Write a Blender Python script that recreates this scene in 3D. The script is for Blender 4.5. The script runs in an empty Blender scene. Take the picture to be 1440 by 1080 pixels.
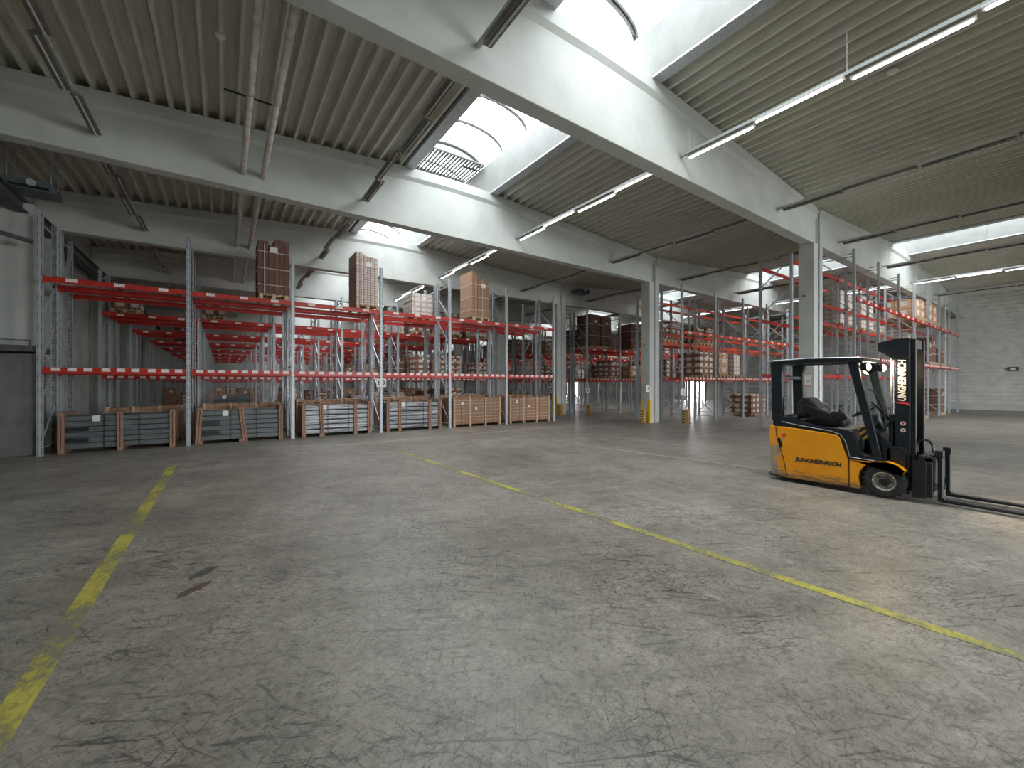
import bpy, math, random
from mathutils import Vector, Matrix
R = math.radians
C = bpy.context.scene.collection
random.seed(7)

# ------------------------------------------------------------------ camera, light, exposure
sc = bpy.context.scene
cam = bpy.data.cameras.new('camera'); camo = bpy.data.objects.new('camera', cam); C.objects.link(camo)
cam.sensor_width = 36; cam.lens = 36*577/1440; cam.clip_end = 300
camo.location = (0, 0, 1.7); camo.rotation_euler = (R(90), 0, R(-35.1))
sc.camera = camo
sc.view_settings.view_transform = 'Standard'; sc.view_settings.look = 'None'
sc.view_settings.gamma = 1; sc.view_settings.exposure = 2.5
sc.cycles.max_bounces = 10; sc.cycles.diffuse_bounces = 6; sc.cycles.glossy_bounces = 3
sc.cycles.transparent_max_bounces = 12; sc.cycles.sample_clamp_indirect = 6
sc.cycles.caustics_reflective = False; sc.cycles.caustics_refractive = False
try: sc.cycles.use_denoising = True
except Exception: pass
w = bpy.data.worlds.new('sky'); sc.world = w; w.use_nodes = True
nt = w.node_tree; bg = nt.nodes['Background']
tc = nt.nodes.new('ShaderNodeTexCoord'); nz = nt.nodes.new('ShaderNodeTexNoise'); nz.inputs['Scale'].default_value = 2
cr = nt.nodes.new('ShaderNodeValToRGB')
cr.color_ramp.elements[0].color = (.93, .96, 1, 1); cr.color_ramp.elements[1].color = (1, 1, 1, 1)
nt.links.new(tc.outputs['Generated'], nz.inputs['Vector']); nt.links.new(nz.outputs['Fac'], cr.inputs['Fac'])
nt.links.new(cr.outputs['Color'], bg.inputs['Color']); bg.inputs['Strength'].default_value = 4.3
def portal(loc, sx, sy, rot=(0, 0, 0)):                       # importance-sampling windows for the sky light
    l = bpy.data.lights.new('sky_portal', 'AREA'); l.shape = 'RECTANGLE'; l.size = sx; l.size_y = sy
    l.cycles.is_portal = True
    o = bpy.data.objects.new('sky_portal', l); C.objects.link(o); o.location = loc; o.rotation_euler = rot
portal((5.68, 23, 8.62), 2.2, 76); portal((25.1, 23, 8.62), 2.2, 76)
FILL_OPENINGS = [(7.0, 14.0, 4.6), (24, 32, 4.6)]      # invented openings in the unseen back wall, added to let in fill daylight
for _a, _b, _h in FILL_OPENINGS: portal(((_a+_b)/2, -13.45, _h/2), _b-_a, _h, (R(90), 0, 0))

# ------------------------------------------------------------------ materials
def newmat(name, col=(.5, .5, .5), rough=.6, metal=0):
    m = bpy.data.materials.new(name); m.use_nodes = True
    b = m.node_tree.nodes['Principled BSDF']
    b.inputs['Base Color'].default_value = (*col, 1); b.inputs['Roughness'].default_value = rough
    b.inputs['Metallic'].default_value = metal
    return m
class N:
    def __init__(s, m): s.t = m.node_tree; s.b = s.t.nodes['Principled BSDF']
    def n(s, ty, **k):
        o = s.t.nodes.new('ShaderNode'+ty)
        for a, v in k.items(): setattr(o, a, v)
        return o
    def l(s, a, b): s.t.links.new(a, b)
    def co(s, kind='Object', scale=(1, 1, 1)):
        t = s.n('TexCoord'); mp = s.n('Mapping'); mp.inputs['Scale'].default_value = scale
        s.l(t.outputs[kind], mp.inputs['Vector']); return mp.outputs['Vector']
    def noise(s, vec, sc=5, det=6, ro=.6, dist=0):
        o = s.n('TexNoise'); o.inputs['Scale'].default_value = sc; o.inputs['Detail'].default_value = det
        o.inputs['Roughness'].default_value = ro; o.inputs['Distortion'].default_value = dist
        s.l(vec, o.inputs['Vector']); return o.outputs['Fac']
    def ramp(s, fac, stops, interp='LINEAR'):
        o = s.n('ValToRGB'); r = o.color_ramp; r.interpolation = interp
        while len(r.elements) < len(stops): r.elements.new(.5)
        for e, (p, c) in zip(r.elements, stops):
            e.position = p; e.color = (c, c, c, 1) if isinstance(c, (int, float)) else (*c, 1)
        s.l(fac, o.inputs['Fac']); return o.outputs['Color']
    def mix(s, fac, a, b, mode='MIX'):
        o = s.n('MixRGB', blend_type=mode)
        for v, i in ((fac, 0), (a, 1), (b, 2)):
            if hasattr(v, 'is_linked') or isinstance(v, bpy.types.NodeSocket): s.l(v, o.inputs[i])
            elif isinstance(v, (int, float)): o.inputs[i].default_value = v
            else: o.inputs[i].default_value = (*v, 1)
        return o.outputs[0]
    def math(s, op, a, b=0., c=None):
        o = s.n('Math', operation=op)
        for i, v in enumerate((a, b) if c is None else (a, b, c)):
            if isinstance(v, bpy.types.NodeSocket): s.l(v, o.inputs[i])
            else: o.inputs[i].default_value = v
        return o.outputs[0]
    def col(s, c): s.l(c, s.b.inputs['Base Color'])
    def rough(s, c): s.l(c, s.b.inputs['Roughness'])
    def bump(s, h, st=.3, d=.02):
        o = s.n('Bump'); o.inputs['Strength'].default_value = st; o.inputs['Distance'].default_value = d
        s.l(h, o.inputs['Height']); s.l(o.outputs['Normal'], s.b.inputs['Normal'])
    def xyz(s, v):
        o = s.n('SeparateXYZ'); s.l(v, o.inputs[0]); return o.outputs

def speck(name, a, b, sc=8, rough=.7, metal=0, scale=(1, 1, 1), bump=0, lo=.35, hi=.65):
    m = newmat(name, a, rough, metal); k = N(m); v = k.co(scale=scale); f = k.noise(v, sc)
    k.col(k.ramp(f, [(lo, a), (hi, b)]))
    if bump: k.bump(f, bump)
    return m

def floor_mat():
    m = newmat('polished_concrete', (.3, .29, .27), .4); k = N(m); v = k.co()
    x, y, z = k.xyz(v)
    big = k.noise(v, .45, 5, .6); mid = k.noise(v, 2.2, 8, .7, .3); fine = k.noise(v, 22, 8, .75)
    c = k.ramp(big, [(.32, (.22, .202, .17)), (.68, (.37, .347, .30))])
    c = k.mix(.55, c, k.ramp(mid, [(.28, (.32, .31, .29)), (.5, (.5, .5, .5)), (.72, (.63, .63, .62))]), 'OVERLAY')
    c = k.mix(.9, c, k.ramp(fine, [(.3, .15), (.46, .48), (.56, .52), (.7, .72)]), 'OVERLAY')
    def rot(rz, sc_):
        t = k.n('TexCoord'); mp = k.n('Mapping'); mp.inputs['Scale'].default_value = sc_
        mp0 = k.n('Mapping'); mp0.inputs['Rotation'].default_value = (0, 0, rz)
        k.l(t.outputs['Object'], mp0.inputs['Vector']); k.l(mp0.outputs['Vector'], mp.inputs['Vector']); return mp.outputs['Vector']
    # broad travelled streaks along the hall
    for rz, sc_, st in ((.35, (.5, 3.2, 1), .35), (1.75, (.45, 2.6, 1), .3)):
        c = k.mix(st, c, k.ramp(k.noise(rot(rz, sc_), 1.3, 9, .72, .5), [(.30, .22), (.5, .5), (.7, .7)]), 'OVERLAY')
    # scratches and skid marks: stretched distorted noise in several directions
    zone = k.ramp(k.noise(v, .7, 5, .6), [(.38, .25), (.62, 1.0)])
    for rz, sc_, st in ((.5, (1.3, 16, 1), .9), (-.7, (14, 1.6, 1), .8), (1.2, (3, 26, 1), .8), (2.2, (3.5, 40, 1), .9), (.1, (4, 44, 1), .9), (-.35, (5, 60, 1), .8)):
        f = k.noise(rot(rz, sc_), 1.6, 6, .72, .6)
        c = k.mix(k.math('MULTIPLY', zone, st), c, k.ramp(f, [(.36, .06), (.435, .5), (.6, .5), (.72, .66)]), 'OVERLAY')
    vo = k.n('TexVoronoi', feature='DISTANCE_TO_EDGE'); vo.inputs['Scale'].default_value = 9
    dn = k.n('TexNoise'); dn.inputs['Scale'].default_value = 4; dn.inputs['Detail'].default_value = 6; k.l(v, dn.inputs['Vector'])
    k.l(k.mix(.35, v, dn.outputs['Color'], 'ADD'), vo.inputs['Vector'])
    cra = k.ramp(vo.outputs['Distance'], [(0, 1), (.02, 0)])
    wear = k.ramp(k.noise(v, 1.1, 4), [(.42, 0), (.6, .8)])
    c = k.mix(k.math('MULTIPLY', cra, wear), c, (.06, .058, .055))
    sm = k.ramp(k.noise(v, 6.5, 8, .8, 1.5), [(.55, 0), (.64, .7)])
    c = k.mix(sm, c, (.085, .083, .08))
    sm = k.ramp(k.noise(v, 1.9, 9, .78, 1.0), [(.54, 0), (.66, .5)])
    c = k.mix(sm, c, (.10, .098, .094))
    wh = k.ramp(k.noise(v, 3.7, 3, .5, .4), [(.72, 0), (.76, .35)])
    c = k.mix(wh, c, (.45, .44, .41))
    # saw-cut joints (pale filler)
    def line(co_, at, hw):
        return k.math('LESS_THAN', k.math('ABSOLUTE', k.math('SUBTRACT', co_, at)), hw)
    wob = k.math('MULTIPLY', k.math('SUBTRACT', k.noise(v, 8, 2), .5), .012)
    xw = k.math('ADD', x, wob); yw = k.math('ADD', y, wob)
    js = [line(yw, 5.38, .008), line(xw, 6.15, .008), line(yw, 11.9, .02), line(xw, 13.7, .02), line(yw, -.7, .01), line(xw, 20.3, .015)]
    s = js[0]
    for j in js[1:]: s = k.math('MAXIMUM', s, j)
    s = k.math('MULTIPLY', s, k.ramp(k.noise(v, 2.5, 4), [(.4, .12), (.6, .6)]))
    c = k.mix(s, c, (.55, .54, .5))
    # two oil / rust stains with their own shape
    def blot(cx, cy, rx, ry, ang, colr, c):
        dx = k.math('SUBTRACT', x, cx); dy = k.math('SUBTRACT', y, cy)
        ca, sa = math.cos(ang), math.sin(ang)
        u = k.math('DIVIDE', k.math('ADD', k.math('MULTIPLY', dx, ca), k.math('MULTIPLY', dy, sa)), rx)
        w_ = k.math('DIVIDE', k.math('SUBTRACT', k.math('MULTIPLY', dy, ca), k.math('MULTIPLY', dx, sa)), ry)
        d = k.math('ADD', k.math('MULTIPLY', u, u), k.math('MULTIPLY', w_, w_))
        d = k.math('ADD', d, k.math('MULTIPLY', k.math('SUBTRACT', k.noise(v, 14, 4), .5), 1.6))
        return k.mix(k.ramp(d, [(.55, .85), (.9, 0)]), c, colr)
    c = blot(-.15, 4.63, .17, .07, .9, (.06, .06, .055), c)
    c = blot(-.2, 4.3, .19, .06, .75, (.09, .05, .04), c)
    k.col(c)
    r = k.ramp(k.noise(v, 1.6, 6, .7), [(.3, .26), (.7, .5)])
    r2 = k.mix(.35, r, k.ramp(fine, [(.3, .25), (.7, .7)]))
    k.rough(r2); k.bump(k.mix(.5, fine, mid), .12, .01)
    k.b.inputs['Specular IOR Level'].default_value = .5
    return m
def tape_mat():
    m = newmat('worn_yellow_tape', (.55, .5, .05), .5); k = N(m); v = k.co()
    f = k.noise(v, 16, 8, .8, .8); g = k.noise(k.co(scale=(12, 1.2, 1)), 5, 7, .75); h = k.noise(v, 1.1, 3)
    s = k.math('ADD', k.math('MULTIPLY', f, .6), k.math('MULTIPLY', g, .4))
    s = k.math('ADD', s, k.math('MULTIPLY', k.math('SUBTRACT', h, .505), .75))
    c = k.ramp(s, [(.40, (.20, .19, .16)), (.46, (.25, .235, .13)), (.50, (.34, .31, .08)), (.57, (.50, .455, .08)), (.8, (.58, .53, .17))])
    k.col(c); return m
def carton_mat(name, a, b, tx=.2, tz=.16, lab=True, gap=.02):
    m = newmat(name, a, .8); k = N(m); v = k.co(); x, y, z = k.xyz(v)
    u = k.math('ADD', x, y)
    fx = k.math('FRACT', k.math('DIVIDE', k.math('ADD', u, 50), tx)); fz = k.math('FRACT', k.math('DIVIDE', z, tz))
    ix = k.math('FLOOR', k.math('DIVIDE', k.math('ADD', u, 50), tx)); iz = k.math('FLOOR', k.math('DIVIDE', z, tz))
    wn = k.n('TexWhiteNoise', noise_dimensions='2D'); cb = k.n('CombineXYZ'); k.l(ix, cb.inputs[0]); k.l(iz, cb.inputs[1]); k.l(cb.outputs[0], wn.inputs['Vector'])
    c = k.ramp(wn.outputs['Value'], [(0, a), (1, b)])
    e = k.math('MAXIMUM', k.math('LESS_THAN', fx, gap/tx), k.math('LESS_THAN', fz, gap*.7/tz))
    c = k.mix(k.math('MULTIPLY', e, .75), c, (a[0]*.25, a[1]*.25, a[2]*.25))
    if lab:
        q = k.math('MULTIPLY', k.math('LESS_THAN', k.math('ABSOLUTE', k.math('SUBTRACT', fx, .5)), .28), k.math('LESS_THAN', k.math('ABSOLUTE', k.math('SUBTRACT', fz, .55)), .25))
        c = k.mix(k.math('MULTIPLY', q, .85), c, (.75, .73, .7))
    c = k.mix(.3, c, k.ramp(k.noise(v, 14, 4), [(.3, .35), (.7, .65)]), 'OVERLAY')
    k.col(c); return m
M = {}
M['floor'] = floor_mat(); M['tape'] = tape_mat()
M['tape_pale'] = speck('pale_yellow_paint', (.36, .34, .22), (.55, .5, .25), 12, .5)
M['conc'] = speck('painted_concrete', (.43, .45, .425), (.50, .52, .495), 1.3, .75, bump=.08)
M['wall'] = speck('grey_render', (.36, .37, .35), (.46, .47, .45), 1.5, .85, bump=.1)
M['plinthclad'] = speck('dark_plinth_cladding', (.13, .132, .128), (.19, .19, .185), 2, .7)  # the cladding panel's own dark grey
M['deck'] = speck('roof_deck', (.53, .515, .455), (.64, .62, .55), 14, .6, scale=(1, .12, 1))
M['clad'] = speck('ribbed_wall_cladding', (.50, .51, .475), (.62, .62, .58), 2.5, .7)
M['white'] = speck('white_liner', (.28, .295, .285), (.32, .335, .325), 3, .5)
def post_mat():
    m = newmat('galvanised_perforated', (.4, .43, .45), .42, .25); k = N(m); v = k.co(); x, y, z = k.xyz(v)
    c = k.ramp(k.noise(v, 20, 4), [(.3, (.38, .42, .45)), (.7, (.56, .6, .63))])
    fz = k.math('LESS_THAN', k.math('ABSOLUTE', k.math('SUBTRACT', k.math('FRACT', k.math('MULTIPLY', z, 20)), .5)), .24)
    hx = k.math('LESS_THAN', k.math('ABSOLUTE', k.math('SUBTRACT', k.math('ABSOLUTE', x), .03)), .011)
    k.col(k.mix(k.math('MULTIPLY', fz, hx), c, (.03, .03, .035))); return m
M['post'] = post_mat()
M['galv'] = speck('galvanised_steel', (.4, .42, .44), (.54, .57, .59), 20, .45, .25)
M['red'] = speck('red_powder_coat', (.42, .017, .012), (.53, .028, .015), 6, .4)
M['orange'] = speck('orange_red_powder_coat', (.58, .05, .016), (.7, .08, .022), 6, .4)
M['label'] = speck('white_label_card', (.72, .68, .66), (.85, .82, .8), 30, .6)
M['ink'] = newmat('black_ink', (.03, .03, .03), .6)
M['redink'] = newmat('red_ink', (.5, .04, .03), .6)
M['wood'] = speck('raw_timber', (.25, .125, .08), (.42, .26, .18), 9, .8, scale=(8, 8, 1))
M['paleswood'] = speck('pale_pallet_timber', (.5, .36, .22), (.62, .47, .32), 9, .8)
M['darkprof'] = speck('grey_wrapped_profile', (.075, .09, .095), (.14, .155, .16), 5, .45, scale=(.6, 6, 6))
M['midprof'] = speck('pale_grey_wrapped_profile', (.10, .105, .115), (.48, .50, .53), 3, .35, scale=(.4, 5, 8), lo=.4, hi=.6)
M['darkboard'] = speck('dark_brown_board', (.115, .055, .04), (.21, .115, .085), 7, .85, scale=(20, 20, .8))
M['board'] = speck('brown_board', (.27, .15, .09), (.42, .26, .17), 7, .85, scale=(20, 20, .8))
M['carton'] = carton_mat('brown_cartons', (.20, .10, .065), (.30, .16, .10), .4, .28)
M['tan'] = carton_mat('tan_cartons', (.50, .29, .16), (.64, .40, .25), .6, .42)
M['smallcarton'] = carton_mat('small_pale_cartons', (.48, .32, .25), (.74, .60, .53), .09, .085, True, .012)
M['whitecarton'] = carton_mat('white_cartons', (.55, .47, .41), (.66, .58, .52), .26, .2, True)
M['plaincarton'] = carton_mat('dark_brown_cartons', (.12, .065, .045), (.2, .11, .075), .4, .09, False)
M['strap'] = newmat('white_strap', (.7, .65, .6), .4)
M['tubes_off'] = speck('unlit_tube', (.55, .56, .56), (.62, .63, .63), 10, .4)
M['rail'] = speck('light_rail', (.42, .43, .42), (.52, .53, .52), 10, .45)
M['darkrail'] = speck('brown_grey_reflector', (.12, .11, .10), (.2, .18, .165), 10, .5)
M['pipe'] = speck('insulated_pipe', (.46, .38, .35), (.66, .61, .58), 6, .5, scale=(1, 1, 1))
M['heater'] = speck('blue_grey_heater', (.07, .095, .105), (.11, .14, .15), 6, .5)
M['steel_dark'] = speck('dark_painted_steel', (.055, .06, .06), (.1, .105, .1), 6, .6)
M['black'] = speck('black_plastic', (.007, .008, .010), (.015, .017, .02), 10, .38)
M['navy'] = speck('dark_navy_paint', (.006, .009, .014), (.012, .017, .024), 10, .28)
M['rubber'] = speck('tyre_rubber', (.016, .016, .017), (.035, .035, .036), 18, .8)
M['rim'] = speck('dusty_steel_rim', (.28, .25, .22), (.5, .47, .43), 14, .5, .3)
M['chrome'] = newmat('silver_trim', (.62, .64, .66), .25, .8)
M['seat'] = speck('black_vinyl', (.02, .02, .022), (.05, .05, .055), 12, .45)
M['yellow'] = speck('yellow_paint', (.62, .43, .02), (.7, .5, .04), 10, .5)
def stripes(name, w_=.055):
    m = newmat(name, (.6, .3, .03), .5); k = N(m); v = k.co(); x, y, z = k.xyz(v)
    d = k.math('FRACT', k.math('DIVIDE', k.math('ADD', z, k.math('ABSOLUTE', x)), w_*2))
    k.col(k.mix(k.math('LESS_THAN', d, .5), (.02, .02, .02), (.66, .36, .05))); return m
M['hazard'] = stripes('hazard_stripes')
def orange_body():
    m = newmat('scuffed_orange_paint', (.8, .33, .01), .35); k = N(m); v = k.co(); x, y, z = k.xyz(v)
    c = k.ramp(k.noise(v, 3, 5), [(.3, (.90, .34, .006)), (.7, (.97, .42, .012))])
    g = k.noise(k.co(scale=(1, 6, 22)), 2.5, 7, .75)
    low = k.ramp(z, [(.12, .20), (.20, .09), (.33, 0.0), (.6, -.04)])
    s = k.math('ADD', g, low)
    c = k.mix(k.ramp(s, [(.60, 0), (.67, .85)]), c, (.16, .12, .08))
    # scraped rear corner
    g2 = k.noise(v, 6, 7, .7)
    xr = k.ramp(k.math('MULTIPLY', x, -1), [(.0, 0), (1, 1)])
    back = k.math('MULTIPLY', k.math('SUBTRACT', k.math('MULTIPLY', x, -1), 1.27), 1.6)
    lowz = k.math('SUBTRACT', .42, z)
    q = k.math('ADD', g2, k.math('MINIMUM', back, k.math('MULTIPLY', k.math('ADD', lowz, .35), 1.2)))
    c = k.mix(k.ramp(q, [(.64, 0), (.72, .9)]), c, k.ramp(k.noise(v, 9, 4), [(.4, (.25, .25, .23)), (.6, (.42, .36, .26))]))
    k.col(c); return m
M['orangebody'] = orange_body()
def emis(name, col, st):
    m = newmat(name, (0, 0, 0), .4); b = m.node_tree.nodes['Principled BSDF']
    b.inputs['Emission Color'].default_value = (*col, 1); b.inputs['Emission Strength'].default_value = st; return m
M['tube_on'] = emis('lit_tube', (1, .97, .94), 1.6)
M['lamp_on'] = emis('warm_headlight', (1, .78, .5), 60)
def glass(name, tint, gl=.08, rough=.05):
    m = bpy.data.materials.new(name); m.use_nodes = True; t = m.node_tree; t.nodes.clear()
    o = t.nodes.new('ShaderNodeOutputMaterial'); mx = t.nodes.new('ShaderNodeMixShader'); a = t.nodes.new('ShaderNodeBsdfTransparent'); g = t.nodes.new('ShaderNodeBsdfGlossy')
    a.inputs[0].default_value = (*tint, 1); g.inputs['Roughness'].default_value = rough; mx.inputs[0].default_value = gl
    t.links.new(a.outputs[0], mx.inputs[1]); t.links.new(g.outputs[0], mx.inputs[2]); t.links.new(mx.outputs[0], o.inputs[0]); return m
M['dome'] = glass('skylight_glazing', (.42, .435, .44), .05, .2)
M['glass'] = glass('cab_glass', (.8, .86, .86), .10, .03)

# ------------------------------------------------------------------ mesh helpers
class MB:
    def __init__(s): s.v = []; s.f = []
    def add(s, vs, fs):
        o = len(s.v); s.v += [tuple(p) for p in vs]; s.f += [tuple(i+o for i in f) for f in fs]; return s
    def box(s, x0, x1, y0, y1, z0, z1):
        return s.add([(x0,y0,z0),(x1,y0,z0),(x1,y1,z0),(x0,y1,z0),(x0,y0,z1),(x1,y0,z1),(x1,y1,z1),(x0,y1,z1)],
                     [(0,3,2,1),(4,5,6,7),(0,1,5,4),(1,2,6,5),(2,3,7,6),(3,0,4,7)])
    def bar(s, a, b, w_=.05, h=None, up=(0, 0, 1)):
        a = Vector(a); b = Vector(b); d = (b-a).normalized(); u = Vector(up)
        if abs(d.dot(u)) > .98: u = Vector((1, 0, 0))
        p = d.cross(u).normalized(); q = p.cross(d); h = w_ if h is None else h
        vs = [c + p*sx*w_/2 + q*sy*h/2 for c in (a, b) for sx, sy in ((-1,-1),(1,-1),(1,1),(-1,1))]
        return s.add(vs, [(0,3,2,1),(4,5,6,7),(0,1,5,4),(1,2,6,5),(2,3,7,6),(3,0,4,7)])
    def prism(s, pts, axis, a, b):             # polygon pts extruded along axis from a to b
        n = len(pts)
        def P(p, t): return {'x': (t, p[0], p[1]), 'y': (p[0], t, p[1]), 'z': (p[0], p[1], t)}[axis]
        vs = [P(p, a) for p in pts] + [P(p, b) for p in pts]
        return s.add(vs, [tuple(range(n))[::-1], tuple(range(n, 2*n))] + [(i, (i+1) % n, n+(i+1) % n, n+i) for i in range(n)])
    def tube(s, pts, r, n=10, closed=False):
        pts = [Vector(p) for p in pts]; rings = []; prev = None
        for i, p in enumerate(pts):
            d = (pts[min(i+1, len(pts)-1)] - pts[max(i-1, 0)]).normalized()
            u = prev if prev is not None else (Vector((0, 0, 1)) if abs(d.z) < .9 else Vector((1, 0, 0)))
            a = d.cross(u).normalized(); b = a.cross(d).normalized(); prev = b
            rr = r[i] if isinstance(r, (list, tuple)) else r
            rings.append([p + (a*math.cos(t*2*math.pi/n) + b*math.sin(t*2*math.pi/n))*rr for t in range(n)])
        vs = [q for g in rings for q in g]; fs = []
        for i in range(len(rings)-1):
            for j in range(n): fs.append((i*n+j, i*n+(j+1) % n, (i+1)*n+(j+1) % n, (i+1)*n+j))
        fs += [tuple(range(n))[::-1], tuple(range(len(vs)-n, len(vs)))]
        return s.add(vs, fs)
    def lathe(s, prof, c, axis='y', n=32):     # prof: (radius, along)
        vs = []; fs = []
        for r, a in prof:
            for j in range(n):
                t = 2*math.pi*j/n; p = (r*math.cos(t), r*math.sin(t))
                vs.append({'y': (c[0]+p[0], c[1]+a, c[2]+p[1]), 'x': (c[0]+a, c[1]+p[0], c[2]+p[1]), 'z': (c[0]+p[0], c[1]+p[1], c[2]+a)}[axis])
        for i in range(len(prof)-1):
            for j in range(n): fs.append((i*n+j, i*n+(j+1) % n, (i+1)*n+(j+1) % n, (i+1)*n+j))
        return s.add(vs, fs)
    def mesh(s, name, mat):
        me = bpy.data.meshes.new(name); me.from_pydata(s.v, [], s.f); me.update()
        import bmesh
        b = bmesh.new(); b.from_mesh(me); bmesh.ops.recalc_face_normals(b, faces=b.faces); b.to_mesh(me); b.free()
        me.materials.append(M[mat] if isinstance(mat, str) else mat); return me
    def obj(s, name, mat, parent=None, bevel=0, smooth=False, loc=None):
        me = s.mesh(name, mat); o = bpy.data.objects.new(name, me); C.objects.link(o)
        if parent: o.parent = parent
        if loc: o.location = loc
        if smooth:
            for p in me.polygons: p.use_smooth = True
        if bevel:
            md = o.modifiers.new('bevel', 'BEVEL'); md.width = bevel; md.segments = 2; md.limit_method = 'ANGLE'; md.angle_limit = R(35)
        return o
def tag(o, label=None, cat=None, group=None, kind=None):
    if label: o['label'] = label
    if cat: o['category'] = cat
    if group: o['group'] = group
    if kind: o['kind'] = kind
    return o
def thing(name, label, cat, loc=(0, 0, 0), rz=0, group=None):
    o = bpy.data.objects.new(name, None); C.objects.link(o); o.location = loc; o.rotation_euler = (0, 0, rz)
    o.empty_display_size = .2
    return tag(o, label, cat, group)
def part(name, me, parent, loc=(0, 0, 0), rot=None):
    o = bpy.data.objects.new(name, me); C.objects.link(o); o.parent = parent; o.location = loc
    if rot: o.rotation_euler = rot
    return o
def children(o): return list(o.children)
def copy_tree(o, parent=None):
    c = o.copy(); C.objects.link(c); c.parent = parent
    for ch in list(o.children): copy_tree(ch, c)
    return c
def text_mesh(txt, size, mat, bold=0.0, shear=0, sx=1):
    cu = bpy.data.curves.new('lettering', 'FONT'); cu.body = txt; cu.size = size; cu.extrude = .0015; cu.offset = bold; cu.shear = shear
    cu.resolution_u = 3; cu.align_x = 'CENTER'; cu.align_y = 'CENTER'
    o = bpy.data.objects.new('tmp', cu); C.objects.link(o); bpy.context.view_layer.update()
    me = bpy.data.meshes.new_from_object(o); bpy.data.objects.remove(o)
    for v in me.vertices: v.co.x *= sx
    me.materials.clear(); me.materials.append(M[mat]); return me
ORD = ['first', 'second', 'third', 'fourth', 'fifth', 'sixth', 'seventh', 'eighth', 'ninth', 'tenth', 'eleventh', 'twelfth', 'thirteenth']

# ------------------------------------------------------------------ the hall
X0, X1, Y0, Y1 = -4.4, 41.0, -13.2, 60.0
H1, H2 = 5.68, 25.1                       # skylight centre lines
def roofz(x):
    if x <= 15.45: return 7.9-.065*abs(x-H1)
    if x <= 34.8: return 7.9-.065*abs(x-H2)
    return 7.27+.065*(x-34.8)
tag(MB().box(X0-.3, X1+.3, Y0-.3, Y1+.3, -.2, 0).obj('floor', 'floor'), kind='structure')
tag(MB().box(X0-.3, X0, Y0, Y1, 0, 9).obj('wall_left', 'wall'), kind='structure')
wb = MB(); _x = [X0-.3]+[v for d in FILL_OPENINGS for v in d[:2]]+[X1+.3]
for i in range(0, len(_x), 2): wb.box(_x[i], _x[i+1], Y0-.3, Y0, 0, 9)
for a, b, h in FILL_OPENINGS: wb.box(a, b, Y0-.3, Y0, h, 9)
tag(wb.obj('wall_back', 'wall'), kind='structure')
tag(MB().box(-20, 50, Y0-25, Y0-.3, -.25, -.02).obj('floor_yard', 'conc'), kind='structure')
tag(MB().box(X0-.3, X1+.3, Y1, Y1+.3, 0, 9).obj('wall_far', 'wall'), kind='structure')
# right wall: horizontally ribbed cladding with two open loading doors
doors = [(23.3, 25.6, 3.2), (42.0, 44.6, 3.2)]
def ribbed(y0, y1, z0, z1, mb):
    pts = []; z = z0
    while z < z1:
        for dz, dx in ((0, 0), (.04, -.05), (.14, -.05), (.18, 0), (.25, 0)):
            if z+dz <= z1: pts.append((X1+dx, z+dz))
        z += .26
    pts += [(X1, z1), (X1+.25, z1), (X1+.25, z0)]
    mb.prism(pts, 'y', y0, y1)
wr = MB(); ys = [Y0]+[v for d in doors for v in d[:2]]+[Y1]
for i in range(0, len(ys), 2): ribbed(ys[i], ys[i+1], .38, 9, wr)
for a, b, h in doors: ribbed(a, b, h, 9, wr)
tag(wr.obj('wall_right', 'clad'), kind='structure')
pl = MB()
for i in range(0, len(ys), 2): pl.box(X1-.08, X1+.25, ys[i], ys[i+1], 0, .4)
tag(pl.obj('baseboard_right', 'conc'), kind='structure')
for n, (a, b, h) in enumerate(doors):
    f = MB(); f.box(X1-.1, X1+.25, a-.08, a, 0, h+.08); f.box(X1-.1, X1+.25, b, b+.08, 0, h+.08); f.box(X1-.1, X1+.25, a, b, h, h+.08)
    tag(f.obj('door_%d' % (n+1), 'steel_dark'), kind='structure')
tag(MB().box(X1+.3, X1+40, 10, 60, -.25, -.05).obj('floor_outside', 'conc'), kind='structure')
# roof deck: deep trapezoid ribs running along Y, one sheet per roof slope
def deck(name, xa, xb):
    pts = []; x = xa; p = .29
    while x < xb-1e-6:
        for dx, dz in ((0, 0), (.05, 0), (.085, .17), (.255, .17), (.29, 0)):
            xx = min(x+dx, xb); pts.append((xx, roofz(xx)+dz))
        x += p
    mb = MB(); n = len(pts)
    for t in (Y0, Y1): mb.v += [(a, t, z) for a, z in pts]
    mb.f = [(i, i+1, n+i+1, n+i) for i in range(n-1)]
    o = mb.obj(name, 'deck'); md = o.modifiers.new('thick', 'SOLIDIFY'); md.thickness = .004
    # roof build-up above the sheet keeps daylight out
    m2 = MB(); m2.prism([(xa, roofz(xa)+.18), (xb, roofz(xb)+.18), (xb, roofz(xb)+.35), (xa, roofz(xa)+.35)], 'y', Y0-.3, Y1+.3)
    q = m2.obj('insulation', 'white', o)
    tag(o, kind='structure')
deck('ceiling', X0-.3, H1-1.51); deck('ceiling', H1+1.51, 15.45); deck('ceiling', 15.45, H2-1.51); deck('ceiling', H2+1.51, 34.8); deck('ceiling', 34.8, X1+.3)
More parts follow.
